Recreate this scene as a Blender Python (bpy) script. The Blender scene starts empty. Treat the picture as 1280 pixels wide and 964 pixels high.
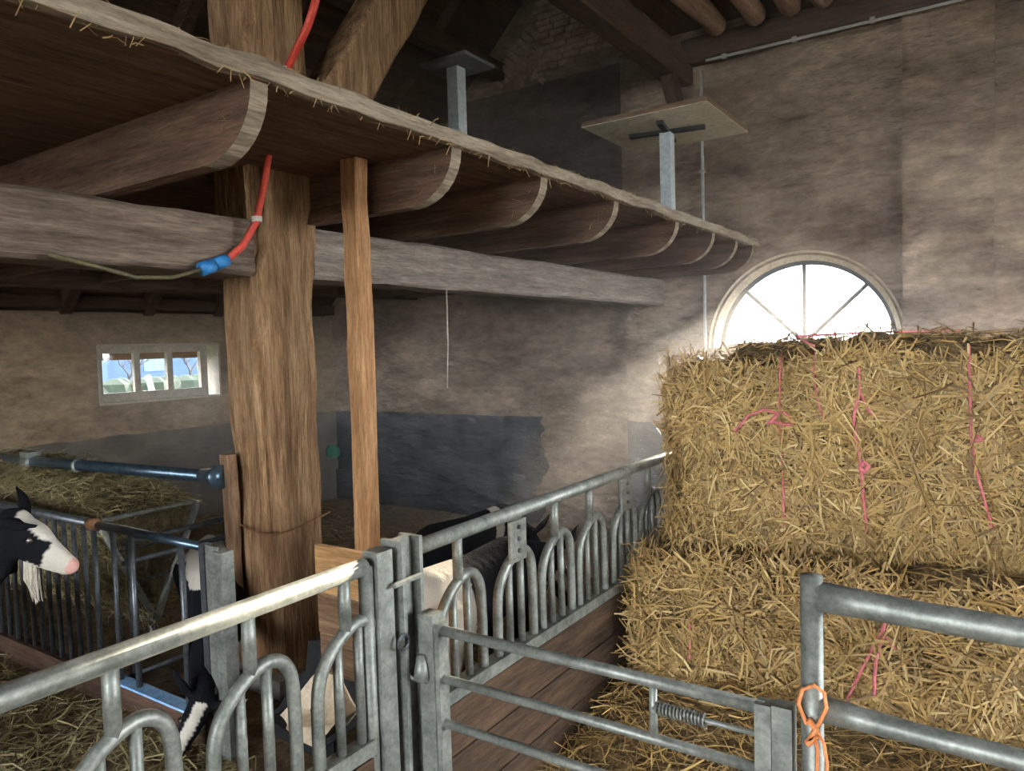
import bpy, bmesh, math, random
import numpy as np
from mathutils import Vector, Matrix, noise as mnoise

random.seed(7)
rng = np.random.default_rng(7)
S = bpy.context.scene
COL = S.collection

# ------------------------------------------------------------------ camera
W, H, F = 1280.0, 964.0, 930.0
CAMPOS = Vector((0, 0, 1.7))
yc = Vector((1262 - W/2, -(414 - H/2), -F)).normalized()
xc = -Vector((-830 - W/2, -(477 - H/2), -F))
xc = (xc - yc * xc.dot(yc)).normalized()
zc = xc.cross(yc)
RW = Matrix((xc, yc, zc))                      # camera space -> world
cam = bpy.data.cameras.new('camera')
cam.sensor_width = 36
cam.lens = F / W * 36
cam.clip_start = 0.02
cam.clip_end = 500
camo = bpy.data.objects.new('camera', cam)
COL.objects.link(camo)
camo.matrix_world = Matrix.Translation(CAMPOS) @ RW.to_4x4()
S.camera = camo

def un(px, py, **k):
    """pixel + one known world coordinate -> point"""
    d = RW @ Vector((px - W/2, -(py - H/2), -F))
    a, v = list(k.items())[0]
    if a == 'd':
        return CAMPOS + d * (v / F)
    i = 'xyz'.index(a)
    return CAMPOS + d * ((v - CAMPOS[i]) / d[i])

# ------------------------------------------------------------------ world, sun, exposure
world = bpy.data.worlds.new('world')
S.world = world
world.use_nodes = True
bg = world.node_tree.nodes['Background']
bg.inputs[0].default_value = (0.88, 0.94, 1.0, 1)
bg.inputs[1].default_value = 10.0
sun = bpy.data.lights.new('sun', 'SUN')
sun.energy = 11
sun.angle = 0.03
sun.color = (1.0, 0.87, 0.68)
suno = bpy.data.objects.new('sun', sun)
COL.objects.link(suno)
suno.rotation_euler = Vector((0.06, -0.98, -0.185)).to_track_quat('-Z', 'Y').to_euler()
vs = S.view_settings
vs.view_transform = 'Standard'
vs.look = 'None'
vs.gamma = 1
vs.use_curve_mapping = False
vs.exposure = 1.42

# ------------------------------------------------------------------ materials
def mat(name, c1, c2, scale=4, stretch=(1, 1, 1), rough=.85, metal=0, bump=.3, dist=.01, c3=None, detail=6, spec=.3, fine=.35):
    m = bpy.data.materials.new(name)
    m.use_nodes = True
    n = m.node_tree.nodes
    l = m.node_tree.links
    b = n['Principled BSDF']
    b.inputs['Roughness'].default_value = rough
    b.inputs['Metallic'].default_value = metal
    b.inputs['Specular IOR Level'].default_value = spec
    tc = n.new('ShaderNodeTexCoord')
    mp = n.new('ShaderNodeMapping')
    mp.inputs['Scale'].default_value = stretch
    l.new(tc.outputs['Object'], mp.inputs[0])
    nz = n.new('ShaderNodeTexNoise')
    nz.inputs['Scale'].default_value = scale
    nz.inputs['Detail'].default_value = detail
    nz.inputs['Roughness'].default_value = .65
    l.new(mp.outputs[0], nz.inputs['Vector'])
    rp = n.new('ShaderNodeValToRGB')
    rp.color_ramp.elements[0].position = .32
    rp.color_ramp.elements[1].position = .68
    rp.color_ramp.elements[0].color = (*c1, 1)
    rp.color_ramp.elements[1].color = (*c2, 1)
    if c3:
        e = rp.color_ramp.elements.new(.5)
        e.color = (*c3, 1)
    l.new(nz.outputs['Fac'], rp.inputs[0])
    nf = n.new('ShaderNodeTexNoise')
    nf.inputs['Scale'].default_value = scale * 5.5
    nf.inputs['Detail'].default_value = 8
    nf.inputs['Roughness'].default_value = .75
    l.new(mp.outputs[0], nf.inputs['Vector'])
    mr = n.new('ShaderNodeMapRange')
    mr.inputs['From Min'].default_value = .3
    mr.inputs['From Max'].default_value = .7
    mr.inputs['To Min'].default_value = 1 - fine
    mr.inputs['To Max'].default_value = 1 + fine * .5
    l.new(nf.outputs['Fac'], mr.inputs['Value'])
    mu = n.new('ShaderNodeMix')
    mu.data_type = 'RGBA'
    mu.blend_type = 'MULTIPLY'
    mu.inputs['Factor'].default_value = 1
    l.new(rp.outputs[0], mu.inputs['A'])
    l.new(mr.outputs[0], mu.inputs['B'])
    l.new(mu.outputs['Result'], b.inputs['Base Color'])
    if bump:
        bp = n.new('ShaderNodeBump')
        bp.inputs['Strength'].default_value = bump
        bp.inputs['Distance'].default_value = dist
        n2 = n.new('ShaderNodeTexNoise')
        n2.inputs['Scale'].default_value = scale * 2.2
        n2.inputs['Detail'].default_value = 8
        l.new(mp.outputs[0], n2.inputs['Vector'])
        l.new(n2.outputs['Fac'], bp.inputs['Height'])
        l.new(bp.outputs[0], b.inputs['Normal'])
    return m

def wood(name, c1, c2, axis, **k):
    st = [9, 9, 9]
    st['xyz'.index(axis)] = .9
    a = dict(scale=2.2, stretch=st, rough=.85, bump=.8, dist=.014, fine=.55)
    a.update(k)
    return mat(name, c1, c2, **a)

M = {}
for ax in 'xyz':
    M['oak_' + ax] = wood('old_oak_' + ax, (.11, .06, .033), (.33, .2, .11), ax)
    M['dark_' + ax] = wood('dark_timber_' + ax, (.045, .026, .018), (.15, .085, .055), ax)
    M['grey_' + ax] = wood('grey_timber_' + ax, (.13, .1, .08), (.33, .27, .22), ax)
M['post'] = wood('post_oak', (.14, .07, .03), (.46, .29, .16), 'z', scale=2.6, bump=1.0, dist=.03, c3=(.29, .165, .08))
M['beam_left'] = wood('brown_beam', (.09, .062, .045), (.26, .19, .14), 'y')
M['pole'] = wood('pole_bark', (.2, .11, .075), (.46, .29, .21), 'y')
M['prop'] = wood('prop_pine', (.25, .11, .04), (.5, .28, .13), 'z', bump=.3)
M['panel'] = wood('panel_pine', (.34, .17, .06), (.58, .34, .15), 'x', bump=.2)
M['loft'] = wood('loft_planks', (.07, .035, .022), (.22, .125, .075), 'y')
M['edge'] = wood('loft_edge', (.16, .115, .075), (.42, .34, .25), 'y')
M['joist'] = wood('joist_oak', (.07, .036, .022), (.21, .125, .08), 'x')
M['board'] = wood('fence_board', (.03, .018, .011), (.13, .078, .045), 'y', bump=.25)
M['galv'] = mat('galvanised_steel', (.15, .16, .14), (.34, .35, .31), scale=14, rough=.5, metal=.5, bump=.08, dist=.002, c3=(.25, .26, .23))
M['steel_dark'] = mat('dark_steel', (.06, .065, .07), (.15, .16, .17), scale=12, rough=.4, metal=.6, bump=.08, dist=.002)
M['steel_blue'] = mat('blue_steel', (.05, .075, .1), (.1, .15, .19), scale=9, rough=.3, metal=.7, bump=.05, dist=.002)
M['rust'] = mat('rusty_clamp', (.16, .07, .03), (.3, .15, .07), scale=30)
M['strip'] = mat('blue_reflection_strip', (.2, .45, .85), (.45, .68, .95), scale=20, rough=.25, bump=.05)  # metal edge, its blue window reflection put into the base colour
M['stone'] = mat('footing', (.22, .19, .17), (.4, .37, .34), scale=10)
M['brick'] = mat('gable_brick', (.3, .19, .14), (.62, .46, .37), scale=5, bump=.6)
M['table'] = mat('table_board', (.66, .58, .45), (.78, .7, .57), scale=3, rough=.6, bump=.03)
M['table_edge'] = wood('table_edge', (.15, .09, .05), (.26, .17, .1), 'x')
M['table_leg'] = mat('table_leg_paint', (.42, .46, .46), (.56, .6, .59), scale=5, rough=.5, bump=.05)
M['table_grey'] = mat('grey_table', (.16, .16, .16), (.26, .26, .25), scale=4, rough=.6, bump=.05)
M['black'] = mat('black_rubber', (.008, .008, .009), (.025, .025, .027), scale=10, rough=.55, bump=.1)
M['lick'] = mat('mineral_block', (.52, .4, .27), (.7, .58, .42), scale=5, rough=.8, bump=.25)
M['red'] = mat('red_hose', (.5, .04, .025), (.62, .08, .05), scale=8, rough=.4, bump=.03)
M['blue'] = mat('blue_coupling', (.02, .16, .42), (.05, .26, .55), scale=20, rough=.4, bump=.05)
M['cable'] = mat('cable', (.06, .05, .03), (.16, .13, .05), scale=20, rough=.5, bump=0)
M['conduit'] = mat('conduit', (.4, .39, .37), (.55, .54, .52), scale=10, rough=.5, bump=0)
M['pink'] = mat('pink_twine', (.62, .13, .16), (.8, .27, .28), scale=60, rough=.7, bump=.2)
M['orange'] = mat('orange_twine', (.72, .2, .06), (.85, .36, .14), scale=60, rough=.7, bump=.2)
M['white_paint'] = mat('window_paint', (.32, .27, .2), (.45, .39, .3), scale=8, rough=.6, bump=.1)
M['iron'] = mat('window_iron', (.07, .07, .07), (.12, .12, .12), scale=9, rough=.5, bump=.05)
M['reveal'] = mat('reveal_plaster', (.5, .4, .27), (.7, .6, .44), scale=5, bump=.5)
M['string'] = mat('pale_string', (.5, .46, .38), (.65, .6, .5), scale=30, bump=0)
M['green'] = mat('green_float', (.01, .12, .07), (.02, .2, .11), scale=10, rough=.4, bump=0)
M['lawn'] = mat('lawn', (.012, .022, .005), (.03, .042, .012), scale=1.2, bump=.2)
M['hedge'] = mat('hedge', (.003, .008, .003), (.013, .022, .009), scale=3, bump=.5)
M['bark'] = mat('tree_bark', (.02, .018, .015), (.05, .045, .04), scale=6)
M['stake'] = mat('stake_paint', (.12, .12, .12), (.16, .16, .16), scale=5)
M['house'] = mat('house_wall', (.025, .045, .1), (.04, .07, .14), scale=2, bump=.05)
M['tiles'] = mat('roof_tiles', (.1, .03, .02), (.16, .06, .035), scale=5)
M['dust'] = mat('dust', (.85, .8, .7), (.95, .92, .85), scale=3, bump=0)

def plaster(name, up, low, zband=None, patch=None, dist=.16):
    """rough lime/mud plaster; tarred skirting band below zband; patch = stretch left in the upper colour (x0,x1,z0,z1)"""
    m = mat(name, up[0], up[1], scale=1.1, stretch=(1, 1, 2.2), rough=.95, bump=1.0, dist=dist, detail=10, spec=.1, fine=.5)
    if zband is None:
        return m
    n = m.node_tree.nodes
    l = m.node_tree.links
    b = n['Principled BSDF']
    src = b.inputs['Base Color'].links[0].from_socket
    tc = n['Texture Coordinate']
    sx = n.new('ShaderNodeSeparateXYZ')
    l.new(tc.outputs['Object'], sx.inputs[0])
    nz = n.new('ShaderNodeTexNoise')
    nz.inputs['Scale'].default_value = 2.5
    nz.inputs['Detail'].default_value = 6
    l.new(tc.outputs['Object'], nz.inputs['Vector'])
    def math_(op, a, bb):
        q = n.new('ShaderNodeMath')
        q.operation = op
        for i, v in enumerate((a, bb)):
            if isinstance(v, (int, float)):
                q.inputs[i].default_value = v
            else:
                l.new(v, q.inputs[i])
        return q.outputs[0]
    wob = math_('MULTIPLY', math_('SUBTRACT', nz.outputs['Fac'], .5), .06)
    mask = math_('LESS_THAN', math_('ADD', sx.outputs['Z'], wob), zband)
    if patch:
        wob2 = math_('MULTIPLY', math_('SUBTRACT', nz.outputs['Fac'], .5), .9)
        xx = math_('ADD', sx.outputs['X'], wob2)
        inside = math_('MULTIPLY', math_('GREATER_THAN', xx, patch[0]), math_('LESS_THAN', sx.outputs['X'], patch[1]))
        mask = math_('MULTIPLY', mask, math_('SUBTRACT', 1, inside))
    rp = n.new('ShaderNodeValToRGB')
    rp.color_ramp.elements[0].position = .3
    rp.color_ramp.elements[1].position = .75
    rp.color_ramp.elements[0].color = (*low[0], 1)
    rp.color_ramp.elements[1].color = (*low[1], 1)
    l.new(nz.outputs['Fac'], rp.inputs[0])
    mx = n.new('ShaderNodeMix')
    mx.data_type = 'RGBA'
    l.new(mask, mx.inputs['Factor'])
    l.new(src, mx.inputs['A'])
    l.new(rp.outputs[0], mx.inputs['B'])
    l.new(mx.outputs['Result'], b.inputs['Base Color'])
    return m

M['wall_end'] = plaster('end_wall_plaster', ((.155, .1, .068), (.5, .375, .275)), ((.035, .037, .04), (.15, .15, .155)), .84, (-4.72, -3.5))
M['wall_dark'] = plaster('dark_plaster', ((.085, .062, .05), (.24, .18, .145)), None)  # plaster in a darker tone for the loft-height part of the recessed half
M['wall_left'] = plaster('side_wall_plaster', ((.19, .13, .08), (.34, .25, .16)), ((.07, .058, .045), (.16, .135, .105)), .84, None, .06)

def island_mat(name, cols, rough=.8):
    m = bpy.data.materials.new(name)
    m.use_nodes = True
    n = m.node_tree.nodes
    l = m.node_tree.links
    g = n.new('ShaderNodeNewGeometry')
    rp = n.new('ShaderNodeValToRGB')
    e = rp.color_ramp.elements
    e[0].color = (*cols[0], 1)
    e[1].color = (*cols[-1], 1)
    for i, c in enumerate(cols[1:-1]):
        q = e.new((i + 1) / (len(cols) - 1))
        q.color = (*c, 1)
    l.new(g.outputs['Random Per Island'], rp.inputs[0])
    b = n['Principled BSDF']
    l.new(rp.outputs[0], b.inputs['Base Color'])
    b.inputs['Roughness'].default_value = rough
    b.inputs['Specular IOR Level'].default_value = .35
    return m
M['straw'] = island_mat('straw_stalks', [(.13, .075, .028), (.42, .265, .09), (.58, .385, .14), (.27, .165, .065), (.74, .55, .25)], .55)
M['hay'] = island_mat('hay_stalks', [(.2, .16, .07), (.34, .29, .13), (.42, .35, .17), (.27, .2, .1), (.5, .42, .24)])
M['litter'] = island_mat('litter_stalks', [(.16, .09, .04), (.3, .19, .09), (.4, .27, .12), (.22, .13, .06)])
M['straw_core'] = mat('straw_core', (.07, .045, .02), (.3, .2, .09), scale=22, bump=1, dist=.03)
M['hay_core'] = mat('hay_core', (.1, .08, .04), (.26, .2, .1), scale=22, bump=1, dist=.03)
M['floor'] = mat('barn_floor', (.1, .065, .035), (.3, .21, .11), scale=9, bump=.8, dist=.03)

gl = bpy.data.materials.new('window_glass')
gl.use_nodes = True
_n = gl.node_tree.nodes
_l = gl.node_tree.links
_n.remove(_n['Principled BSDF'])
_t = _n.new('ShaderNodeBsdfTransparent')
_g = _n.new('ShaderNodeBsdfGlossy')
_g.inputs['Roughness'].default_value = .05
_x = _n.new('ShaderNodeMixShader')
_x.inputs[0].default_value = .06
_l.new(_t.outputs[0], _x.inputs[1])
_l.new(_g.outputs[0], _x.inputs[2])
_l.new(_x.outputs[0], _n['Material Output'].inputs['Surface'])
M['glass'] = gl

fur = bpy.data.materials.new('goat_fur')
fur.use_nodes = True
_n = fur.node_tree.nodes
_l = fur.node_tree.links
_a = _n.new('ShaderNodeVertexColor')
_a.layer_name = 'fur'
_l.new(_a.outputs['Color'], _n['Principled BSDF'].inputs['Base Color'])
_n['Principled BSDF'].inputs['Roughness'].default_value = .9
_n['Principled BSDF'].inputs['Specular IOR Level'].default_value = .06
_tc = _n.new('ShaderNodeTexCoord')
_nz = _n.new('ShaderNodeTexNoise')
_nz.inputs['Scale'].default_value = 90
_nz.inputs['Detail'].default_value = 4
_bp = _n.new('ShaderNodeBump')
_bp.inputs['Strength'].default_value = .5
_bp.inputs['Distance'].default_value = .008
_l.new(_tc.outputs['Object'], _nz.inputs['Vector'])
_l.new(_nz.outputs['Fac'], _bp.inputs['Height'])
_l.new(_bp.outputs[0], _n['Principled BSDF'].inputs['Normal'])
M['fur'] = fur

# ------------------------------------------------------------------ helpers
def tag(o, label=None, cat=None, group=None, kind=None):
    if label: o['label'] = label
    if cat: o['category'] = cat
    if group: o['group'] = group
    if kind: o['kind'] = kind
    return o

def thing(name, loc, label, cat, group=None):
    o = bpy.data.objects.new(name, None)
    COL.objects.link(o)
    o.location = loc
    o.empty_display_size = .1
    return tag(o, label, cat, group)

def wloc(o):
    v = Vector(o.location)
    while o.parent:
        o = o.parent
        v = v + Vector(o.location)
    return v

class MB:
    """collects world-space geometry, build() links it as one mesh object"""
    def __init__(s):
        s.v = []
        s.f = []
    def add(s, vs_, fs_):
        o = len(s.v)
        s.v += [tuple(p) for p in vs_]
        s.f += [tuple(i + o for i in f) for f in fs_]
        return s
    def box(s, lo, hi):
        x0, y0, z0 = lo
        x1, y1, z1 = hi
        return s.add([(x0, y0, z0), (x1, y0, z0), (x1, y1, z0), (x0, y1, z0), (x0, y0, z1), (x1, y0, z1), (x1, y1, z1), (x0, y1, z1)],
                     [(3, 2, 1, 0), (4, 5, 6, 7), (0, 1, 5, 4), (1, 2, 6, 5), (2, 3, 7, 6), (3, 0, 4, 7)])
    def ring(s, rings, closed=False, caps=True):
        n = len(rings[0])
        fs_ = []
        m = len(rings)
        for i in range(m if closed else m - 1):
            for j in range(n):
                a, b = i * n + j, i * n + (j + 1) % n
                c, d = ((i + 1) % m) * n + (j + 1) % n, ((i + 1) % m) * n + j
                fs_.append((a, b, c, d))
        if caps and not closed:
            fs_.append(tuple(range(n))[::-1])
            fs_.append(tuple((m - 1) * n + j for j in range(n)))
        return s.add([p for r in rings for p in r], fs_)
    def tube(s, pts, r, n=10, closed=False):
        pts = [Vector(p) for p in pts]
        m = len(pts)
        rr = r if isinstance(r, (list, tuple)) else [r] * m
        rings = []
        ref = None
        for i, p in enumerate(pts):
            if closed:
                t = pts[(i + 1) % m] - pts[i - 1]
            else:
                t = pts[min(i + 1, m - 1)] - pts[max(i - 1, 0)]
            t.normalize()
            if ref is None:
                ref = Vector((0, 0, 1)) if abs(t.z) < .9 else Vector((1, 0, 0))
            u = (ref - t * ref.dot(t)).normalized()
            ref = u
            w = t.cross(u)
            rings.append([p + (u * math.cos(a) + w * math.sin(a)) * rr[i] for a in [2 * math.pi * k / n for k in range(n)]])
        return s.ring(rings, closed)
    def timber(s, p0, p1, w, h, seg=10, jit=.008, seed=0, taper=1.0, side=None):
        """rough squared timber with worn arrises"""
        p0, p1 = Vector(p0), Vector(p1)
        t = (p1 - p0).normalized()
        ref = Vector(side) if side else (Vector((0, 0, 1)) if abs(t.z) < .9 else Vector((1, 0, 0)))
        u = (ref - t * ref.dot(t)).normalized()
        v = t.cross(u)
        c = .18
        prof = []
        for (a, b) in ((-1, -1), (1, -1), (1, 1), (-1, 1)):
            ch = .86
            for q in ((a * ch, b), (a, b * ch)) if a * b < 0 else ((a, b * ch), (a * ch, b)):
                prof.append(q)
        # order profile around
        prof.sort(key=lambda q: math.atan2(q[1], q[0]))
        ext = []
        for i in range(len(prof)):
            q, q2 = prof[i], prof[(i + 1) % len(prof)]
            ext.append(q)
            if math.hypot(q[0] - q2[0], q[1] - q2[1]) > .5:
                ext.append(((q[0] * 2 + q2[0]) / 3, (q[1] * 2 + q2[1]) / 3))
                ext.append(((q[0] + q2[0] * 2) / 3, (q[1] + q2[1] * 2) / 3))
        rings = []
        for i in range(seg + 1):
            f = i / seg
            p = p0.lerp(p1, f)
            k = 1 + (taper - 1) * f
            ring_ = []
            for (a, b) in ext:
                q = p + u * (a * h / 2 * k) + v * (b * w / 2 * k)
                nv = mnoise.noise_vector(q * 5 + Vector((seed * 7.3, 0, 0)))
                ring_.append(q + (u * nv.x + v * nv.y) * jit)
            rings.append(ring_)
        return s.ring(rings)
    def build(s, name, material, parent=None, smooth=False, label=None):
        off = wloc(parent) if parent else None
        me = bpy.data.meshes.new(name)
        if off is None:
            a = np.array(s.v)
            off = Vector(((a[:, 0].min() + a[:, 0].max()) / 2, (a[:, 1].min() + a[:, 1].max()) / 2, a[:, 2].min()))
            loc = off
        else:
            loc = Vector((0, 0, 0))
        me.from_pydata([(p[0] - off[0], p[1] - off[1], p[2] - off[2]) for p in s.v], [], s.f)
        me.materials.append(M[material])
        if smooth:
            me.polygons.foreach_set('use_smooth', [True] * len(me.polygons))
        me.update()
        o = bpy.data.objects.new(name, me)
        COL.objects.link(o)
        o.location = loc
        if parent:
            o.parent = parent
        if label: o['label'] = label
        return o
    def struct(s, name, material, smooth=False):
        """setting: origin at world zero, so object coordinates are world coordinates"""
        me = bpy.data.meshes.new(name)
        me.from_pydata(s.v, [], s.f)
        me.materials.append(M[material])
        me.update()
        o = bpy.data.objects.new(name, me)
        COL.objects.link(o)
        o['kind'] = 'structure'
        return o

def arc(c, r, a0, a1, n, plane='xz'):
    out = []
    for i in range(n + 1):
        a = a0 + (a1 - a0) * i / n
        p, q = r * math.cos(a), r * math.sin(a)
        out.append(Vector((c[0] + p, c[1], c[2] + q)) if plane == 'xz' else Vector((c[0], c[1] + p, c[2] + q)))
    return out

def strands(name, P, N, material, length, width, parent=None, lift=.25, droop=0., axis=None, seed=1):
    """many bent stalks: two-segment folded ribbons rooted at P lying about the surface with normal N"""
    r = np.random.default_rng(seed)
    n = len(P)
    P = np.asarray(P, float)
    N = np.asarray(N, float)
    d = r.normal(size=(n, 3))
    if axis is not None:
        d = d * .8 + np.asarray(axis) * r.choice([-1, 1], n)[:, None]
    d -= N * (d * N).sum(1)[:, None]
    d /= np.linalg.norm(d, axis=1)[:, None] + 1e-9
    d += N * (r.normal(size=(n, 1)) * lift + lift * .35)
    d /= np.linalg.norm(d, axis=1)[:, None]
    L = length * r.uniform(.35, 1.25, n)[:, None]
    side = np.cross(d, N + r.normal(size=(n, 3)) * .4)
    side /= np.linalg.norm(side, axis=1)[:, None] + 1e-9
    w = width * r.uniform(.6, 1.3, n)[:, None] / 2
    bend = r.normal(size=(n, 3)) * L * .1
    p0 = P - d * L * .5
    p2 = P + d * L * .5
    p1 = P + bend
    p0[:, 2] -= droop * L[:, 0] * .4
    p2[:, 2] -= droop * L[:, 0] * .4
    up = np.cross(side, d) * w * .7
    V = np.stack([p0 - side * w, p0 + side * w, p1 - side * w + up, p1 + side * w + up, p2 - side * w * .6, p2 + side * w * .6], 1).reshape(-1, 3)
    b = (np.arange(n) * 6)[:, None]
    Fq = np.concatenate([b + np.array([[0, 1, 3, 2]]), b + np.array([[2, 3, 5, 4]])], 1).reshape(-1, 4)
    off = np.array(wloc(parent)) if parent else np.zeros(3)
    V = V - off
    me = bpy.data.meshes.new(name)
    me.vertices.add(len(V))
    me.vertices.foreach_set('co', V.ravel().astype(np.float32))
    me.loops.add(Fq.size)
    me.loops.foreach_set('vertex_index', Fq.ravel().astype(np.int32))
    me.polygons.add(len(Fq))
    me.polygons.foreach_set('loop_start', (np.arange(len(Fq)) * 4).astype(np.int32))
    me.update(calc_edges=True)
    me.materials.append(M[material])
    o = bpy.data.objects.new(name, me)
    COL.objects.link(o)
    o['kind'] = 'stuff'
    if parent: o.parent = parent
    return o

def nz3(x, y, z, s=1.0):
    return mnoise.noise(Vector((x * s, y * s, z * s)))

# ------------------------------------------------------------------ the shell
YW, XL = 7.45, -8.18
REC = .12                                           # left half of the end wall stands back
def ground_z(x, y):
    """uneven barn floor; the litter of the goat pen falls away towards the end wall"""
    t = min(1, max(0, (y - 4.0) / 2.6)) * min(1, max(0, (-1.75 - x) / .3))
    return .035 * nz3(x, y, 0, 1.7) - .45 * t * t * (3 - 2 * t)
FL = MB()
nx, ny = 60, 86
vsx = [XL - .4 + (13.5) * i / nx for i in range(nx + 1)]
vsy = [-9.2 + 17.1 * j / ny for j in range(ny + 1)]
FL.add([(x, y, ground_z(x, y)) for y in vsy for x in vsx],
       [(j * (nx + 1) + i, j * (nx + 1) + i + 1, (j + 1) * (nx + 1) + i + 1, (j + 1) * (nx + 1) + i) for j in range(ny) for i in range(nx)])
FL.struct('floor', 'floor')

# end wall with the lunette opening
AC, AR = (-1.65, YW, 1.62), .86
TOP = 8.3
ew = MB()
NA = 40
def slab(x0, x1, z0, z1, y0=YW, y1=YW + .38):
    ew.box((x0, y0, z0), (x1, y1, z1))
slab(-3.48, AC[0] - AR, -.7, TOP)
slab(AC[0] + AR, 5.0, 0, TOP)
slab(AC[0] - AR, AC[0] + AR, 0, AC[2])
A = arc(AC, AR, math.pi, 0, NA)
for i in range(NA):
    a, b = A[i], A[i + 1]
    y0, y1 = YW, YW + .38
    ew.add([(a.x, y0, a.z), (b.x, y0, b.z), (b.x, y0, TOP), (a.x, y0, TOP), (a.x, y1, a.z), (b.x, y1, b.z), (b.x, y1, TOP), (a.x, y1, TOP)],
           [(0, 1, 2, 3), (7, 6, 5, 4), (0, 4, 5, 1)])
slab(XL - .4, -3.48, -.7, 2.55, YW + REC, YW + .38)
slab(XL - .4, -3.48, 4.74, TOP, YW + REC, YW + .38)
wall_end = ew.struct('wall_end', 'wall_end')
MB().box((XL - .4, YW + REC, 2.55), (-3.48, YW + .38, 4.74)).struct('wall_loft', 'wall_dark')
# pilaster on the right of the lunette
MB().box((-.78, YW - .1, 0), (-.11, YW + .01, 4.6)).struct('trim_1', 'wall_end')
# low plinth ledge at the foot of the recessed half
MB().box((XL, YW + REC - .05, -.7), (-3.5, YW + REC + .01, -.02)).struct('baseboard_end', 'wall_end')

# exposed gable bricks (in courses, with a tumbled wedge along the roof slope)
def roof_x(z): return XL + (z - 2.2) / .98
rb = random.Random(3)
z = 4.72
row = 0
while z < 6.1:
    x = -3.3 - (row % 2) * .11
    while x > roof_x(z) + .3:
        L = .2 * rb.uniform(.85, 1.08)
        wedge = (x - roof_x(z)) < 1.0 - (z - 4.72) * .9 and z < 5.55
        low = z < 4.76 + .1 * math.sin(x * 3) + .06
        if not wedge and not low:
            pr_ = rb.uniform(.004, .035)
            MB().box((x - L, YW + REC - pr_, z + rb.uniform(-.004, .004)), (x, YW + REC + .02, z + .058)).build('brick', 'brick', wall_end)
        x -= L + .014
    z += .073
    row += 1
ca, sa = math.cos(math.radians(-43)), math.sin(math.radians(-43))
for i in range(9):
    for j in range(5):
        # slanted bricks: long side points down to the right, rows stacked up the slope
        cx_ = -5.28 + i * .085 * .72 + j * .215 * ca
        cz_ = 4.98 + i * .085 * .72 + j * .215 * sa + .02
        if cx_ < roof_x(cz_) + .16 or cz_ < 4.8 or (cx_ - roof_x(cz_)) > 1.05 - (cz_ - 4.72) * .9: continue
        b_ = MB()
        pr_ = rb.uniform(.008, .045)
        l2, h2 = .1, .03
        cs = [(-l2, -h2), (l2, -h2), (l2, h2), (-l2, h2)]
        pts = [(cx_ + a * ca - b * sa, cz_ + a * sa + b * ca) for a, b in cs]
        b_.add([(p[0], YW + REC - pr_, p[1]) for p in pts] + [(p[0], YW + REC + .02, p[1]) for p in pts],
               [(0, 1, 2, 3), (7, 6, 5, 4), (0, 4, 5, 1), (1, 5, 6, 2), (2, 6, 7, 3), (3, 7, 4, 0)])
        b_.build('brick', 'brick', wall_end)

# side wall with the small window
WY0, WY1, WZ0, WZ1 = 4.2, 5.68, 1.2, 1.84
sw = MB()
for (y0, y1, z0, z1) in ((-9, WY0, -.7, 2.2), (WY1, YW + .38, -.7, 2.2), (WY0, WY1, -.7, WZ0), (WY0, WY1, WZ1, 2.2)):
    sw.box((XL - .36, y0, z0), (XL, y1, z1))
sw.struct('wall_left', 'wall_left')
rv = MB()
for (lo, hi) in (((XL - .35, WY0 - .01, WZ0 - .012), (XL + .015, WY1 + .01, WZ0 + .012)), ((XL - .35, WY1 - .012, WZ0), (XL + .004, WY1 + .012, WZ1)),
                 ((XL - .35, WY0 - .012, WZ0), (XL + .002, WY0 + .012, WZ1)), ((XL - .35, WY0, WZ1 - .012), (XL + .002, WY1, WZ1 + .012))):
    rv.box(lo, hi)
win1 = rv.struct('window_1', 'white_paint')
xw = XL - .13
fw = .09
for (a, b, c, d) in ((WY0 + .012, WY1 - .1, WZ0 + .012, WZ0 + fw + .02), (WY0 + .012, WY1 - .1, WZ1 - fw, WZ1 - .012), (WY0 + .012, WY0 + fw, WZ0 + fw, WZ1 - fw), (WY1 - .19, WY1 - .1, WZ0 + fw, WZ1 - fw)):
    MB().box((xw - .03, a, c), (xw + .03, b, d)).build('window_frame', 'white_paint', win1)
y0_, y1_ = WY0 + fw, WY1 - .19
pw = (y1_ - y0_) / 3
for k in (1, 2):
    MB().box((xw - .025, y0_ + pw * k - .035, WZ0 + fw), (xw + .025, y0_ + pw * k + .035, WZ1 - fw)).build('mullion', 'white_paint', win1)
for k in range(3):
    MB().box((xw - .004, y0_ + pw * k + .03, WZ0 + fw), (xw + .004, y0_ + pw * (k + 1) - .03, WZ1 - fw)).build('pane', 'glass', win1)

# lunette: reveal arch, iron frame, three spokes, panes
lw = MB()
rings = []
for p in arc(AC, 1.0, math.pi, 0, NA):
    d = (p - Vector(AC))
    rings.append([Vector(AC) + d * .815 + Vector((0, .3, 0)), Vector(AC) + d * .815 + Vector((0, .06, 0)), Vector(AC) + d * .9 + Vector((0, -.018, 0)), Vector(AC) + d * .9 + Vector((0, .0, 0)), Vector(AC) + d * .86 + Vector((0, .3, 0))])
lw.ring(rings)
win2 = lw.struct('window_2', 'reveal')
fr = MB()
fr.ring([[Vector(AC) + (p - Vector(AC)) * k + Vector((0, dy, 0)) for k, dy in ((.775, .16), (.775, .12), (.818, .12), (.818, .16))] for p in arc(AC, 1.0, math.pi, 0, NA)])
fr.build('window_frame', 'iron', win2)
MB().box((AC[0] - .8, YW + .1, AC[2] - .02), (AC[0] + .8, YW + .2, AC[2] + .04)).build('window_sill', 'iron', win2)
cuts = [math.pi, math.radians(135), math.radians(90), math.radians(45), 0]
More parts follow.
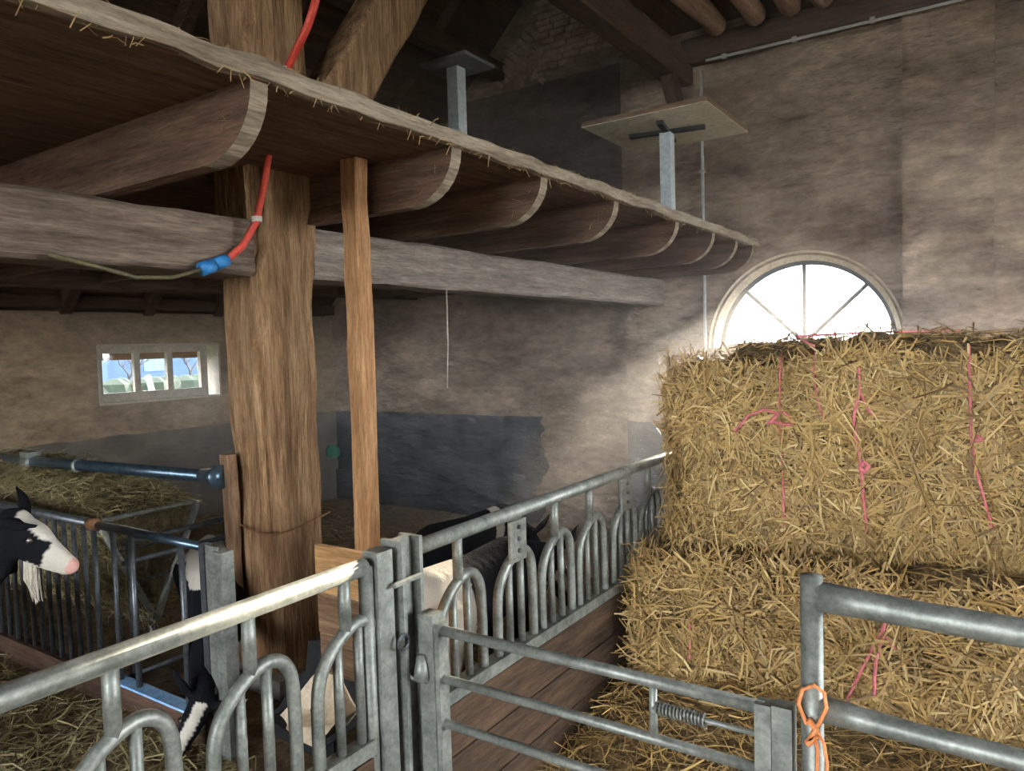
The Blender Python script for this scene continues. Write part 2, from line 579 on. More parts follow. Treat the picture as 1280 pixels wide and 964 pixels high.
for a in cuts[1:-1]:
    MB().tube([(AC[0], YW + .14, AC[2] + .03), (AC[0] + .79 * math.cos(a), YW + .14, AC[2] + .79 * math.sin(a))], .021, 6).build('spoke', 'iron', win2)
for i in range(4):
    pts = [Vector((AC[0], YW, AC[2]))] + arc(AC, .78, cuts[i] - .02, cuts[i + 1] + .02, 8)
    q = MB()
    k = len(pts)
    q.add([(p.x, YW + .138, p.z) for p in pts] + [(p.x, YW + .142, p.z) for p in pts],
          [tuple(range(k)), tuple(range(k, 2 * k))[::-1]] + [(i_, (i_ + 1) % k, k + (i_ + 1) % k, k + i_) for i_ in range(k)])
    q.build('pane', 'glass', win2)

# roof over the aisle, ceiling boards over the nave, far right wall
rf = MB()
rz = lambda x: 2.2 + .98 * (x - XL)
rf.add([(XL - .7, -9, rz(XL - .7) + .16), (XL - .7, YW + .38, rz(XL - .7) + .16), (-1.9, YW + .38, rz(-1.9) + .16), (-1.9, -9, rz(-1.9) + .16),
        (XL - .7, -9, rz(XL - .7) + .3), (XL - .7, YW + .38, rz(XL - .7) + .3), (-1.9, YW + .38, rz(-1.9) + .3), (-1.9, -9, rz(-1.9) + .3)],
       [(0, 1, 2, 3), (7, 6, 5, 4), (0, 4, 5, 1), (1, 5, 6, 2), (2, 6, 7, 3), (3, 7, 4, 0)])
rf.struct('ceiling_aisle', 'dark_y')
zt2 = rz(-1.9) + .16
MB().add([(-1.9, -9, zt2), (-1.9, YW + .38, zt2), (5.4, YW + .38, 4.9), (5.4, -9, 4.9), (-1.9, -9, zt2 + .14), (-1.9, YW + .38, zt2 + .14), (5.4, YW + .38, 5.04), (5.4, -9, 5.04)],
         [(0, 1, 2, 3), (7, 6, 5, 4), (0, 4, 5, 1), (1, 5, 6, 2), (2, 6, 7, 3), (3, 7, 4, 0)]).struct('ceiling_nave', 'dark_y')
MB().box((-2.9, -9, 4.82), (5, YW, 4.9)).struct('ceiling', 'dark_y')
rw = MB()
for (a, b, c, d) in ((-9, 2.2, 0, 4.9), (6.6, YW + .38, 0, 4.9), (2.2, 6.6, 3.4, 4.9)):     # unseen side doorway, added to bring light in from the right
    rw.box((4.8, a, c), (5, b, d))
rw.struct('wall_right', 'wall_left')

bw = MB()  # unseen back wall, its doorway sized to control the daylight coming in
for (a, b, c, d) in ((XL - .4, -2.6, 0, TOP), (3.4, 5, 0, TOP), (-2.6, 3.4, 4.3, TOP)):
    bw.box((a, -9.25, c), (b, -9, d))
bw.struct('wall_back', 'wall_left')

# outside ground
gq = MB()
for (a, b, c, d) in ((-90, XL - .3, -60, 90), (5, 60, -60, 90), (XL - .3, 5, -60, -9.1), (XL - .3, 5, YW + .3, 90)):
    gq.add([(a, c, -.06), (b, c, -.06), (b, d, -.06), (a, d, -.06)], [(0, 1, 2, 3)])
gq.struct('ground', 'lawn')

# rafters, purlin, wall plate of the aisle
for k, y in enumerate((1.2, 2.1, 3.0, 3.9, 4.8, 5.7, 6.6)):
    MB().timber((XL - .2, y, rz(XL - .2) + .08), (-2.3, y, rz(-2.3) + .08), .13, .15, 10, .012, k).build('rafter', 'dark_x')
for k, o in enumerate([o for o in COL.objects if o.name.startswith('rafter')]):
    tag(o, ['seventh', 'sixth', 'fifth', 'fourth', 'third', 'second', 'first'][k] + ' dark sloping roof rafter counting from the end wall', 'rafter', 'rafters of the aisle roof')
tag(MB().timber((-5.12, -2.5, 4.98), (-5.12, YW + REC, 4.98), .16, .2, 20, .012, 21).build('purlin', 'dark_y'), 'reddish long purlin under the dark roof ending at the gable bricks', 'purlin')
tag(MB().timber((XL - .05, -2.5, 2.3), (XL - .05, YW + REC, 2.3), .22, .14, 20, .014, 22).build('wall_plate', 'dark_y'), 'dark timber wall plate lying on top of the side wall with the small window', 'beam')
for k, y in enumerate((3.35, 4.3, 5.2)):
    tag(MB().box((XL - .12, y, 2.42), (XL + .05, y + .55, 2.46)).build('eaves_board', 'panel'), ['leftmost', 'middle', 'rightmost'][k] + ' short pale board between rafters at the eaves above the small window', 'board', 'pale boards at the eaves')
tag(MB().timber((-6.6, -2, 2.3), (-6.6, YW + REC, 2.42), .12, .14, 14, .012, 24).build('tie_beam', 'dark_y'), 'dark narrow beam under the loft between main beam and side wall', 'beam')

# nave side: plate beam, wall beam, round poles
tag(MB().timber((-2.78, -2, 4.42), (-2.78, YW - .02, 4.42), .22, .3, 24, .015, 25).build('plate_beam', 'dark_y'), 'dark long overhead beam running to the end wall beside the round poles', 'beam')
tag(MB().timber((-2.74, YW - .08, 4.57), (-.42, YW - .08, 4.57), .15, .24, 12, .012, 26).build('wall_beam', 'dark_x'), 'dark beam on the end wall carrying the round pole ends', 'beam')
tag(MB().timber((-2.74, YW - .1, 3.75), (-2.74, YW - .5, 4.28), .12, .16, 6, .012, 27).build('wall_bracket', 'dark_z'), 'dark slanting bracket under the overhead beam at the end wall', 'bracket')
ords = ['first', 'second', 'third', 'fourth', 'fifth', 'sixth', 'seventh', 'eighth']
for k, x in enumerate((-2.35, -1.97, -1.64, -1.36, -1.1)):
    pts = [(x + .02 * math.sin(y * 2 + k), y, 4.68 + .012 * math.sin(y * 3 + k)) for y in np.linspace(-1, 7.2, 24)]
    q = MB().tube(pts[:-1] + [(pts[-1][0], 7.16, 4.68), (pts[-1][0], 7.2, 4.68)], [.1 + .008 * math.sin(i * 1.3 + k) for i in range(23)] + [.095, .06], 12)
    tag(q.build('ceiling_pole', 'pole', None, True), ords[k] + ' round ceiling pole from the left, its end above the wall beam', 'pole', 'round poles under the ceiling')

# conduit on the end wall
c = thing('conduit', (-2.58, YW - .03, .9), 'thin pale conduit running along the top of the end wall and down beside the lunette', 'pipe')
MB().tube([(-2.48, YW - .17, 4.43), (-.42, YW - .17, 4.42), (.4, YW - .17, 4.42)], .014, 6).build('run', 'conduit', c)
MB().tube([(-2.58, YW - .03, 4.4), (-2.58, YW - .03, .9)], .016, 6).build('drop', 'conduit', c)
for x in (-2.3, -1.65, -1.0):
    MB().box((x - .02, YW - .19, 4.405), (x + .02, YW - .15, 4.45)).build('clip', 'conduit', c)
for z in (2.75, 3.4, 4.0):
    MB().box((-2.61, YW - .05, z - .012), (-2.55, YW, z + .012)).build('clip', 'conduit', c)

# ------------------------------------------------------------------ timber post, beam, loft
pt = thing('timber_post', (-3.18, 2.52, 0), 'massive weathered oak post carrying the loft beam behind the front fence', 'post')
q = MB()
rings = []
for i in range(41):
    z = 4.9 * i / 40
    hx, hy = .178, .185
    cx_, cy_ = -3.175, 2.52
    ring_ = []
    for k in range(28):
        a = 2 * math.pi * k / 28
        e = 5.0
        ca_, sa_ = math.cos(a), math.sin(a)
        rr = (abs(ca_) ** e + abs(sa_) ** e) ** (-1 / e)
        x, y = cx_ + hx * rr * ca_, cy_ + hy * rr * sa_
        nn = nz3(x * 9, y * 9, z * .9) * .028 + nz3(x * 3, y * 3, z * 2.3 + 5) * .022
        crack = -.03 if (k in (24, 3) and nz3(k, 0, z * 1.3) > -.2) else 0
        g = 1 + (nn + crack) / .16
        ring_.append((cx_ + (x - cx_) * g, cy_ + (y - cy_) * g, z))
    rings.append(ring_)
q.ring(rings)
q.build('shaft', 'post', pt)
wire = [(-3.175 + .2 * (abs(math.cos(a)) ** 5 + abs(math.sin(a)) ** 5) ** -.2 * math.cos(a), 2.52 + .207 * (abs(math.cos(a)) ** 5 + abs(math.sin(a)) ** 5) ** -.2 * math.sin(a), .83 + .02 * math.sin(a * 2)) for a in np.linspace(0, 2 * math.pi, 33)[:-1]]
MB().tube(wire, .005, 5, True).build('wire', 'rust', pt)
MB().box((-3.4, 2.3, -.02), (-2.96, 2.74, .09)).build('footing', 'stone', pt)

tag(MB().timber((-3.18, -2.2, 2.215), (-3.18, 2.34, 2.215), .27, .27, 24, .014, 30).build('loft_beam', 'beam_left'), 'heavy dark grey beam under the loft left of the oak post', 'beam', 'main loft beams')
tag(MB().timber((-3.15, 2.7, 2.215), (-3.15, YW - .01, 2.215), .24, .27, 26, .012, 31).build('loft_beam', 'grey_y'), 'heavy pale grey beam running from the oak post to the end wall', 'beam', 'main loft beams')
tag(MB().timber((-3.12, 2.72, 2.72), (-3.12, 4.1, 4.7), .22, .3, 12, .014, 32, side=(0, 1, 0)).build('brace', 'post'), 'thick slanting oak brace rising from the post above the loft edge', 'brace')

LE = -2.05
JY = [1.64, 2.70, 3.46, 4.34, 5.38, 6.2, 6.84, 7.37]
for k, y in enumerate(JY):
    prof = [(-6.9, 2.36)] + [(LE - .29 + .27 * math.sin(a), 2.59 - .23 * math.cos(a)) for a in np.linspace(0, math.pi / 2, 9)] + [(LE - .02, 2.6), (-6.9, 2.6)]
    n_ = len(prof)
    q = MB().add([(x, y - .035, z) for x, z in prof] + [(x, y + .035, z) for x, z in prof],
                 [tuple(range(n_)), tuple(range(n_, 2 * n_))[::-1]] + [(i, n_ + i, n_ + (i + 1) % n_, (i + 1) % n_) for i in range(n_)])
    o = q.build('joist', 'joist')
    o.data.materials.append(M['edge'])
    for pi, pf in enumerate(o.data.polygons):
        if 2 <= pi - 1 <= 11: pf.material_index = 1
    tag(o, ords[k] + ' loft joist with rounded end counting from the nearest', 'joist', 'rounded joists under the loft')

lf = thing('loft_floor', (-2.5, 3.5, 2.6), 'dark plank loft floor with dusty pale front edge', 'loft')
xs = [LE, LE - .33, LE - .64, -3.01]
for a, b in zip(xs[1:], xs[:-1]):
    MB().box((a + .003, -1.2, 2.6), (b - .003, YW - .005, 2.635)).build('plank', 'loft', lf)
MB().box((-3.36, -1.2, 2.6), (-3.015, 2.3, 2.635)).build('plank', 'loft', lf)
MB().box((-3.36, 2.72, 2.6), (-3.015, YW - .005, 2.635)).build('plank', 'loft', lf)
for k in range(9):
    MB().box((-3.365 - .38 * (k + 1), -1.2, 2.6), (-3.37 - .38 * k, YW, 2.635)).build('plank', 'loft', lf)
MB().timber((LE + .0, -1.2, 2.625), (LE + .0, YW - .01, 2.625), .045, .065, 120, .016, 33).build('edge_strip', 'edge', lf)
r = np.random.default_rng(71)
ey = r.uniform(.6, 7.3, 420) 
strands('hanging_straw', [(LE + r.uniform(-.02, .03), y, 2.61 + r.choice([-.02, .05])) for y in ey], [(1, 0, .3)] * 420, 'litter', .06, .004, lf, .5, droop=.4, seed=72)
jy = [(LE - .04 - .2 * q, y + r.uniform(-.04, .04), 2.56 - .19 * q * q) for y in JY for q in r.random(14)]
strands('hanging_straw', jy, [(1, 0, -.3)] * len(jy), 'litter', .08, .004, lf, .5, droop=.5, axis=(0, 0, 1), seed=73)

# prop under the second joist
tag(MB().timber((-2.575, 2.55, 0), (-2.565, 2.55, 2.595), .085, .1, 14, .012, 34).build('timber_prop', 'prop'), 'slim reddish timber prop standing under the loft beside the oak post', 'prop')

# partition boards between post and front fence
pb = thing('board_panel', (-1.75, 1.68, 0), 'short orange-brown board panel fixed behind the gate post beside the oak post', 'panel')
for k, (z0, z1) in enumerate(((.9, 1.055), (.76, .895), (.62, .755))):
    MB().box((-1.93, 1.665 + .004 * k, z0), (-1.615, 1.69 + .004 * k, z1)).build('plank', 'panel' if k == 0 else 'oak_x', pb)

# ------------------------------------------------------------------ tables on the loft
t1 = thing('pedestal_table', (-2.3, 5.78, 2.635), 'pale square table on a grey column standing on the loft by the lunette', 'table')
MB().box((-2.81, 5.29, 3.4), (-1.8, 6.3, 3.405)).build('underside', 'table', t1)
MB().box((-2.81, 5.29, 3.405), (-1.8, 6.3, 3.44)).build('table_top', 'table_edge', t1)
MB().box((-2.345, 5.735, 2.66), (-2.255, 5.825, 3.37)).build('column', 'table_leg', t1)
br = MB()
for a in (.2, .2 + math.pi / 2):
    d = Vector((math.cos(a), math.sin(a), 0)) * .3
    br.timber(Vector((-2.3, 5.78, 3.382)) - d, Vector((-2.3, 5.78, 3.382)) + d, .05, .03, 4, .002, 2)
br.build('cross_bracket', 'black', t1)
MB().box((-2.5, 5.58, 2.636), (-2.1, 5.98, 2.66)).build('base_plate', 'black', t1)

t2 = thing('pedestal_table', (-3.38, 4.45, 2.635), 'small dark grey square table on a column further left on the loft', 'table')
MB().box((-3.58, 4.27, 3.75), (-3.17, 4.63, 3.775)).build('table_top', 'table_grey', t2)
MB().box((-3.44, 4.4, 2.65), (-3.345, 4.5, 3.75)).build('column', 'table_leg', t2)
MB().box((-3.54, 4.3, 2.636), (-3.24, 4.6, 2.65)).build('base_plate', 'table_grey', t2)

# ------------------------------------------------------------------ red hose and cable on the post
hz = thing('red_hose', tuple(un(335, 200, y=2.26)), 'red hose with blue coupling hanging in front of the oak post', 'hose')
pts = [un(404, -30, y=2.2), un(385, 32, y=2.2), un(358, 88, y=2.2), un(345, 140, y=2.24), un(335, 198, y=2.26), un(328, 240, y=2.27), un(320, 278, y=2.27), un(303, 308, x=-3.0), un(283, 325, x=-3.0)]
MB().tube(pts, .017, 8).build('hose', 'red', hz, True)
MB().tube([un(283, 325, x=-3.0), un(268, 331, x=-3.0)], .03, 10).build('coupling', 'blue', hz, True)
MB().tube([un(266, 332, x=-3.0), un(251, 337, x=-3.0)], .032, 10).build('coupling', 'blue', hz, True)
MB().tube([un(250, 337, x=-3.0), un(215, 347, x=-3.0), un(170, 347, x=-3.0), un(120, 333, x=-3.0), un(60, 318, x=-3.0)], .01, 6).build('cable', 'cable', hz, True)
for p in (un(358, 88, y=2.2), un(321, 274, y=2.27)):
    MB().tube([p + Vector((0, 0, -.012)), p + Vector((0, 0, .012))], .024, 8).build('clip', 'string', hz)

s_ = [un(558, 355, x=-3.06), un(560, 430, x=-3.06), un(559, 485, x=-3.06)]
tag(MB().tube(s_, .004, 5).build('string', 'string'), 'thin pale string hanging from the beam in front of the end wall', 'string')

# ------------------------------------------------------------------ feed fences
XF, ZR, ZB = -1.565, 1.07, .56
def hoop(root, yu, small=False):
    """hooped head barrier: upright from rail, bent hoop, two inner bars"""
    zt = .905
    y0, y1 = yu - .115, yu + .13
    pts = [(XF, y0, ZB), (XF, y0, zt - .16), (XF, y0 + .015, zt - .09), (XF, y0 + .06, zt - .035), (XF, yu, zt), (XF, yu + .05, zt + .015), (XF, y1 - .035, zt), (XF, y1 - .008, zt - .04), (XF, y1, zt - .1), (XF, y1, ZB)]
    for _ in range(2):
        sm_ = [Vector(pts[0])]
        for a, b in zip(pts[:-1], pts[1:]):
            a, b = Vector(a), Vector(b)
            sm_ += [a.lerp(b, .25), a.lerp(b, .75)]
        pts = sm_ + [Vector(pts[-1])]
    h = MB().tube(pts, .0185, 10).build('hoop', 'galv', root, True)
    for yy in (yu - .035, yu + .045):
        MB().tube([(XF, yy, ZB), (XF, yy, zt + (-.008 if yy < yu else .012))], .0145, 8).build('bar', 'galv', h, True)
    MB().tube([(XF, yu, zt), (XF, yu, ZR)], .018, 10).build('upright', 'galv', root, True)

f1 = thing('feed_fence', (XF, .9, 0), 'galvanised hooped feed fence in the left foreground', 'fence', 'hooped feed fences')
MB().tube([(XF, -1.0, ZR), (XF, 1.53, ZR)], .026, 12).build('top_rail', 'galv', f1, True)
MB().box((XF - .025, -1.0, ZB - .045), (XF + .025, 1.53, ZB)).build('base_rail', 'galv', f1)
for y in (.11, .45, .79, 1.13, 1.45):
    hoop(f1, y)
for k in range(3):
    MB().box((XF - .018, -1.0, ZB - .05 - .18 * (k + 1)), (XF + .018, 1.53, ZB - .05 - .18 * k - .006)).build('plank', 'board', f1)

f2 = thing('feed_fence', (XF, 3.0, 0), 'galvanised hooped feed fence over dark boards running behind the straw bales', 'fence', 'hooped feed fences')
MB().tube([(XF, 1.75, ZR), (XF, 5.6, ZR)], .026, 12).build('top_rail', 'galv', f2, True)
MB().box((XF - .03, 1.76, ZB - .045), (XF + .03, 5.6, ZB)).build('base_rail', 'galv', f2)
ups = [1.97, 2.31, 2.62, 2.93, 3.27, 3.58, 3.9, 4.22, 4.54]
for y in ups:
    hoop(f2, y)
for k in range(3):
    MB().box((XF - .018, 1.76, ZB - .05 - .18 * (k + 1)), (XF + .018, 5.6, ZB - .05 - .18 * k - .007)).build('plank', 'board', f2)
for y in (2.31, 3.27, 4.22):
    pl = MB().box((XF + .02, y - .06, .89), (XF + .03, y + .05, 1.045)).build('latch_plate', 'galv', f2)
    for zz in (.93, .975, 1.02):
        MB().tube([(XF + .03, y - .005, zz), (XF + .038, y - .005, zz)], .009, 8).build('bolt', 'steel_dark', pl)
    MB().box((XF - .03, y + .03, .91), (XF - .02, y + .1, 1.04)).build('latch_plate', 'galv', f2)

# fence posts at the gate
gp = thing('fence_post', (XF, 1.56, 0), 'galvanised square tube post ending the left foreground fence', 'post', 'gate posts')
MB().box((XF - .03, 1.555, 0), (XF + .03, 1.62, 1.105)).build('tube', 'galv', gp)
MB().tube([(XF + .0, 1.535, .0), (XF, 1.535, 1.07)], .022, 10).build('hinge_pipe', 'galv', gp, True)
gp2 = thing('fence_post', (XF, 1.7, 0), 'tall galvanised channel post between the two hooped fences', 'post', 'gate posts')
for (a, b) in ((1.645, 1.66), (1.725, 1.74)):
    MB().box((XF - .04, a, 0), (XF + .045, b, 1.12)).build('flange', 'galv', gp2)
MB().box((XF - .012, 1.66, 0), (XF + .012, 1.725, 1.12)).build('web', 'galv', gp2)
MB().tube([(XF + .05, 1.6, 1.0), (XF + .05, 1.72, 1.0)], .009, 6).build('bolt_rod', 'galv', gp2)
ringpts = [(XF + .052, 1.63 + .022 * math.cos(a), .82 + .022 * math.sin(a)) for a in np.linspace(0, 2 * math.pi, 13)[:-1]]
MB().tube(ringpts, .006, 6, True).build('ring', 'steel_dark', gp2)
gp3 = thing('fence_post', (XF + .09, 1.72, 0), 'short galvanised square post with a latch beside the small gate', 'post', 'gate posts')
MB().box((XF + .06, 1.69, 0), (XF + .115, 1.745, .89)).build('tube', 'galv', gp3)
p = un(527, 835, y=1.68)
MB().tube([p + Vector((0, 0, .04)), p, p + Vector((0, 0, -.035))], [.012, .022, .026], 8).build('latch_cap', 'galv', gp3, True)
MB().tube([p + Vector((-.06, -.01, .03)), p + Vector((-.062, -.01, -.01)), p + Vector((-.03, -.01, -.035)), p + Vector((.02, 0, -.04))], .006, 6).build('latch_hook', 'galv', gp3, True)

# small gate across the passage
YG = 1.72
sg = thing('small_gate', (-.95, YG, 0), 'low galvanised gate with thin rails and a spring latch in front of the straw', 'gate')
xa, xb = -1.455, -.47
def gz(px, py): return un(px, py, y=YG)
def rail(root, a, b, r, nm='rail'):
    return MB().tube([a, b], r, 10).build(nm, 'galv', root, True)
MB().box((xa - .022, YG - .022, .12), (xa + .022, YG + .022, .865)).build('stile', 'galv', sg)
MB().box((xb - .02, YG - .02, .12), (xb + .018, YG + .02, .855)).build('stile', 'galv', sg)
for za in (.84, .69, .55, .36, .2):
    rail(sg, (xa, YG, za), (xb, YG, za), .016 if za > .8 else .0135)
xm = gz(817, 900).x
MB().tube([(xm, YG, .84), (xm, YG, .69)], .011, 8).build('spacer', 'galv', sg, True)
rail(sg, (xm, YG - .004, .775), (xb, YG - .004, .775), .007, 'latch_rod')
sp = [(xm + .01 + .13 * t, YG - .004 + .015 * math.cos(t * 2 * math.pi * 14), .775 + .015 * math.sin(t * 2 * math.pi * 14)) for t in np.linspace(0, 1, 140)]
MB().tube(sp, .003, 5).build('spring', 'galv', sg)

# big gate on the right
bgx = -.365
rg = thing('pipe_gate', (bgx, YG, 0), 'thick grey pipe gate with round post in the right foreground', 'gate')
MB().tube([(bgx, YG, 0), (bgx, YG, 1.17)], .0245, 14).build('post', 'galv', rg, True)
MB().box((bgx - .085, YG - .022, 0), (bgx - .04, YG + .022, .86)).build('stop_post', 'galv', rg)
e = bgx
MB().tube([(e + .02, YG, 1.125), (e + .1, YG, 1.122), (e + .2, YG, 1.118), (2.6, YG, 1.06)], [.034, .031, .029, .029], 12).build('top_rail', 'galv', rg, True)
MB().tube([(e + .02, YG, .87), (e + .1, YG, .867), (e + .2, YG, .863), (2.6, YG, .8)], [.03, .026, .022, .022], 12).build('rail', 'galv', rg, True)
MB().tube([(e + .02, YG, .5), (2.6, YG, .45)], .022, 10).build('rail', 'galv', rg, True)
# orange twine round the gate post
tw = MB()
def px_line(pts, y):
    return [un(a, b, y=y) for a, b in pts]
yo = YG - .035
tw.tube(px_line([(1008, 905), (998, 880), (1003, 862), (1018, 857), (1030, 866), (1033, 885), (1024, 905), (1016, 915)], yo), .0045, 6)
tw.tube(px_line([(1010, 900), (1020, 912), (1012, 925), (1022, 918), (1009, 930)], yo - .005), .008, 6)
tw.tube(px_line([(1020, 912), (1030, 930), (1034, 955), (1032, 990)], yo), .004, 6)
tw.tube(px_line([(1018, 915), (1022, 940), (1020, 990)], yo), .004, 6)
tag(tw.build('orange_twine', 'orange'), 'orange baling twine knotted round the post of the pipe gate', 'twine')

# ------------------------------------------------------------------ straw bales
def bale(name, x0, x1, y0, y1, z0, z1, label, seed, nst, bulge=.05):
    root = thing(name, ((x0 + x1) / 2, (y0 + y1) / 2, z0), label, 'straw bale', 'stacked straw bales')
    cx_, cy_, cz_ = (x0 + x1) / 2, (y0 + y1) / 2, (z0 + z1) / 2
    hx, hy, hz_ = (x1 - x0) / 2, (y1 - y0) / 2, (z1 - z0) / 2
    def warp(p):
        x, y, z = p
        u, v, w = (x - cx_) / hx, (y - cy_) / hy, (z - cz_) / hz_
        n1 = mnoise.noise(Vector((x * 2.6 + seed, y * 2.6, z * 2.6)))
        n2 = mnoise.noise(Vector((x * 7 + seed, y * 7, z * 7)))
        dx = Vector((u ** 3, v ** 3, w ** 3)) * (.1 * n1 + .05 * n2)
        # round the edges, belly out the front
        rnd = -.05 * (abs(u * v) ** 6 + abs(u * w) ** 6 + abs(v * w) ** 6)
        dx += Vector((u, v, w)) * rnd
        dx.y += v * bulge * (1 - w * w) if v < 0 else 0
        dx.x += u * .03 * (1 - w * w)
        return Vector(p) + dx
    bm = bmesh.new()
    bmesh.ops.create_cube(bm, size=2)
    bmesh.ops.subdivide_edges(bm, edges=bm.edges[:], cuts=26, use_grid_fill=True)
    for vtx in bm.verts:
        vtx.co = warp((cx_ + vtx.co.x * hx, cy_ + vtx.co.y * hy, cz_ + vtx.co.z * hz_)) - Vector(root.location)
    me = bpy.data.meshes.new('core')
    bm.to_mesh(me)
    bm.free()
    me.materials.append(M['straw_core'])
    o = bpy.data.objects.new('core', me)
    COL.objects.link(o)
    o.parent = root
    # stalks over front, top and left faces
    r = np.random.default_rng(seed)
    P, N = [], []
    for k in range(nst):
        t = r.random()
        a, b = r.uniform(-1, 1, 2)
        if t < .68:
            q, nn = (cx_ + a * hx, y0, cz_ + b * hz_), (0, -1, 0)
        elif t < .86:
            q, nn = (cx_ + a * hx, cy_ + b * hy, z1), (0, 0, 1)
        else:
            q, nn = (x0, cy_ + a * hy, cz_ + b * hz_), (-1, 0, 0)
        w_ = warp(q)
        P.append(w_ + Vector(nn) * r.uniform(-.005, .03))
        N.append(nn)
    strands('stalks', P, N, 'straw', .22, .0072, root, lift=.2, droop=.18, seed=seed)
    # shaggy fringe along the lower front edge and left edge
    P, N = [], []
    for k in range(nst // 9):
        if r.random() < .7:
            P.append((cx_ + r.uniform(-1, 1) * hx, y0 - .03 + r.uniform(-.03, .04), z0 + r.uniform(-.02, .14)))
            N.append((0, -1, -.2))
        else:
            P.append((x0 + r.uniform(-.03, .03), y0 + r.uniform(-.04, .1), r.uniform(z0, z1)))
            N.append((-.7, -.7, 0))
    strands('fringe', P, N, 'straw', .22, .006, root, lift=.3, droop=.2, axis=(.15, 0, 1), seed=seed + 1)
    return root, lambda p: warp(p)

YB = 3.46
b1, warp1 = bale('straw_bale', -1.38, 1.1, YB, 4.75, .72, 1.64, 'upper big straw bale tied with pink twine below the lunette', 11, 17000)
b2, warp2 = bale('straw_bale', -1.46, 1.15, 3.22, 4.7, 0.0, .74, 'lower big straw bale bulging forward under the upper one', 12, 15000, .1)

def twine(root, pts, y, r=.005):
    wf, y0 = (warp1, YB) if root is b1 else (warp2, 3.22)
    fine_ = []
    for (a, b), (c, d) in zip(pts[:-1], pts[1:]):
        fine_ += [(a + (c - a) * k / 3, b + (d - b) * k / 3) for k in range(3)]
    P = []
    for a, b in fine_ + [pts[-1]]:
        p_ = un(a, b, y=y)
        for _ in range(3):                       # lay the twine on the bale's own uneven face
            p_ = un(a, b, y=wf((p_.x, y0, p_.z)).y - .045)
        P.append(p_)
    return MB().tube(P, r, 6).build('twine', 'pink', root, True)
yt = YB - .085
twine(b1, [(976, 440), (975, 480), (974, 515), (977, 560), (979, 610), (980, 668)], yt)
twine(b1, [(974, 518), (955, 512), (935, 520), (918, 540)], yt - .01, .006)
twine(b1, [(974, 512), (985, 520), (992, 530), (980, 531), (968, 527), (960, 530), (972, 518)], yt - .015, .008)
twine(b1, [(1073, 460), (1074, 490), (1067, 520), (1070, 548), (1076, 580), (1079, 620), (1084, 668)], yt, .007)
twine(b1, [(1074, 490), (1084, 510), (1094, 524)], yt, .005)
twine(b1, [(1074, 585), (1080, 578), (1086, 583), (1080, 590), (1074, 585)], yt - .012, .009)
twine(b1, [(1211, 432), (1212, 480), (1214, 540), (1217, 575), (1226, 610), (1240, 660)], yt, .006)
twine(b1, [(1216, 545), (1224, 546), (1228, 550), (1220, 552), (1216, 545)], yt - .01, .007)
twine(b1, [(1018, 440), (1017, 470), (1023, 505), (1030, 525)], yt, .004)
b1top = [Vector((un(1018, 440, y=yt).x, yt, 1.66)), Vector((-.8, 3.5, 1.705)), Vector((-.7, 3.75, 1.71)), Vector((-.55, 4.0, 1.715)), Vector((-.2, 4.2, 1.71))]
MB().tube(b1top, .005, 6).build('twine', 'pink', b1, True)
yt2 = 3.22 - .15
twine(b2, [(1108, 775), (1102, 790), (1090, 812), (1078, 835), (1066, 860), (1056, 880)], yt2, .006)
twine(b2, [(1106, 780), (1102, 800), (1095, 825), (1093, 850), (1093, 870)], yt2, .006)
twine(b2, [(1106, 795), (1112, 803), (1119, 812)], yt2 - .01, .007)
twine(b2, [(862, 772), (863, 800), (862, 825)], yt2, .005)

# ------------------------------------------------------------------ loose straw, litter, hay
def scatter(n, x0, x1, y0, y1, f, seed):
    r = np.random.default_rng(seed)
    P = np.empty((n, 3))
    P[:, 0] = r.uniform(x0, x1, n)
    P[:, 1] = r.uniform(y0, y1, n)
    P[:, 2] = [f(a, b) for a, b in zip(P[:, 0], P[:, 1])]
    P[:, 2] += np.abs(r.normal(size=n)) * .02
    return P, np.tile((0, 0, 1.), (n, 1))
gz0 = lambda x, y: ground_z(x, y) + .01
def mound(x, y):
    d = max(0, 1 - abs(y - 3.05) / .55) * max(0, min(1, (x + 1.62) / .2))
    return gz0(x, y) + .2 * d
hm = MB()
gx = np.linspace(-1.54, 1.2, 44)
gy = np.linspace(2.3, 3.4, 22)
hm.add([(x, y, mound(x, y) - .015) for y in gy for x in gx], [(j * 44 + i, j * 44 + i + 1, (j + 1) * 44 + i + 1, (j + 1) * 44 + i) for j in range(21) for i in range(43)])
ls = hm.build('loose_straw', 'straw_core')
tag(ls, 'loose pale straw lying at the foot of the bales', 'straw', kind='stuff')
P, N = scatter(6500, -1.53, 1.0, 1.9, 3.3, mound, 41)
tag(strands('scattered_straw', P, N, 'straw', .16, .0055, None, .15, seed=42), 'straw stalks strewn over the passage floor behind the gates', 'straw')
P, N = scatter(8000, -7.9, -1.62, 2.5, 7.3, gz0, 43)
tag(strands('pen_litter', P, N, 'litter', .2, .008, None, .15, seed=44), 'brown trodden straw litter on the floor of the goat pen', 'straw')
P, N = scatter(7000, -5.2, -1.62, .3, 1.8, gz0, 45)
tag(strands('alley_hay', P, N, 'hay', .18, .006, None, .15, seed=46), 'hay strewn over the floor behind the left foreground fence', 'hay')

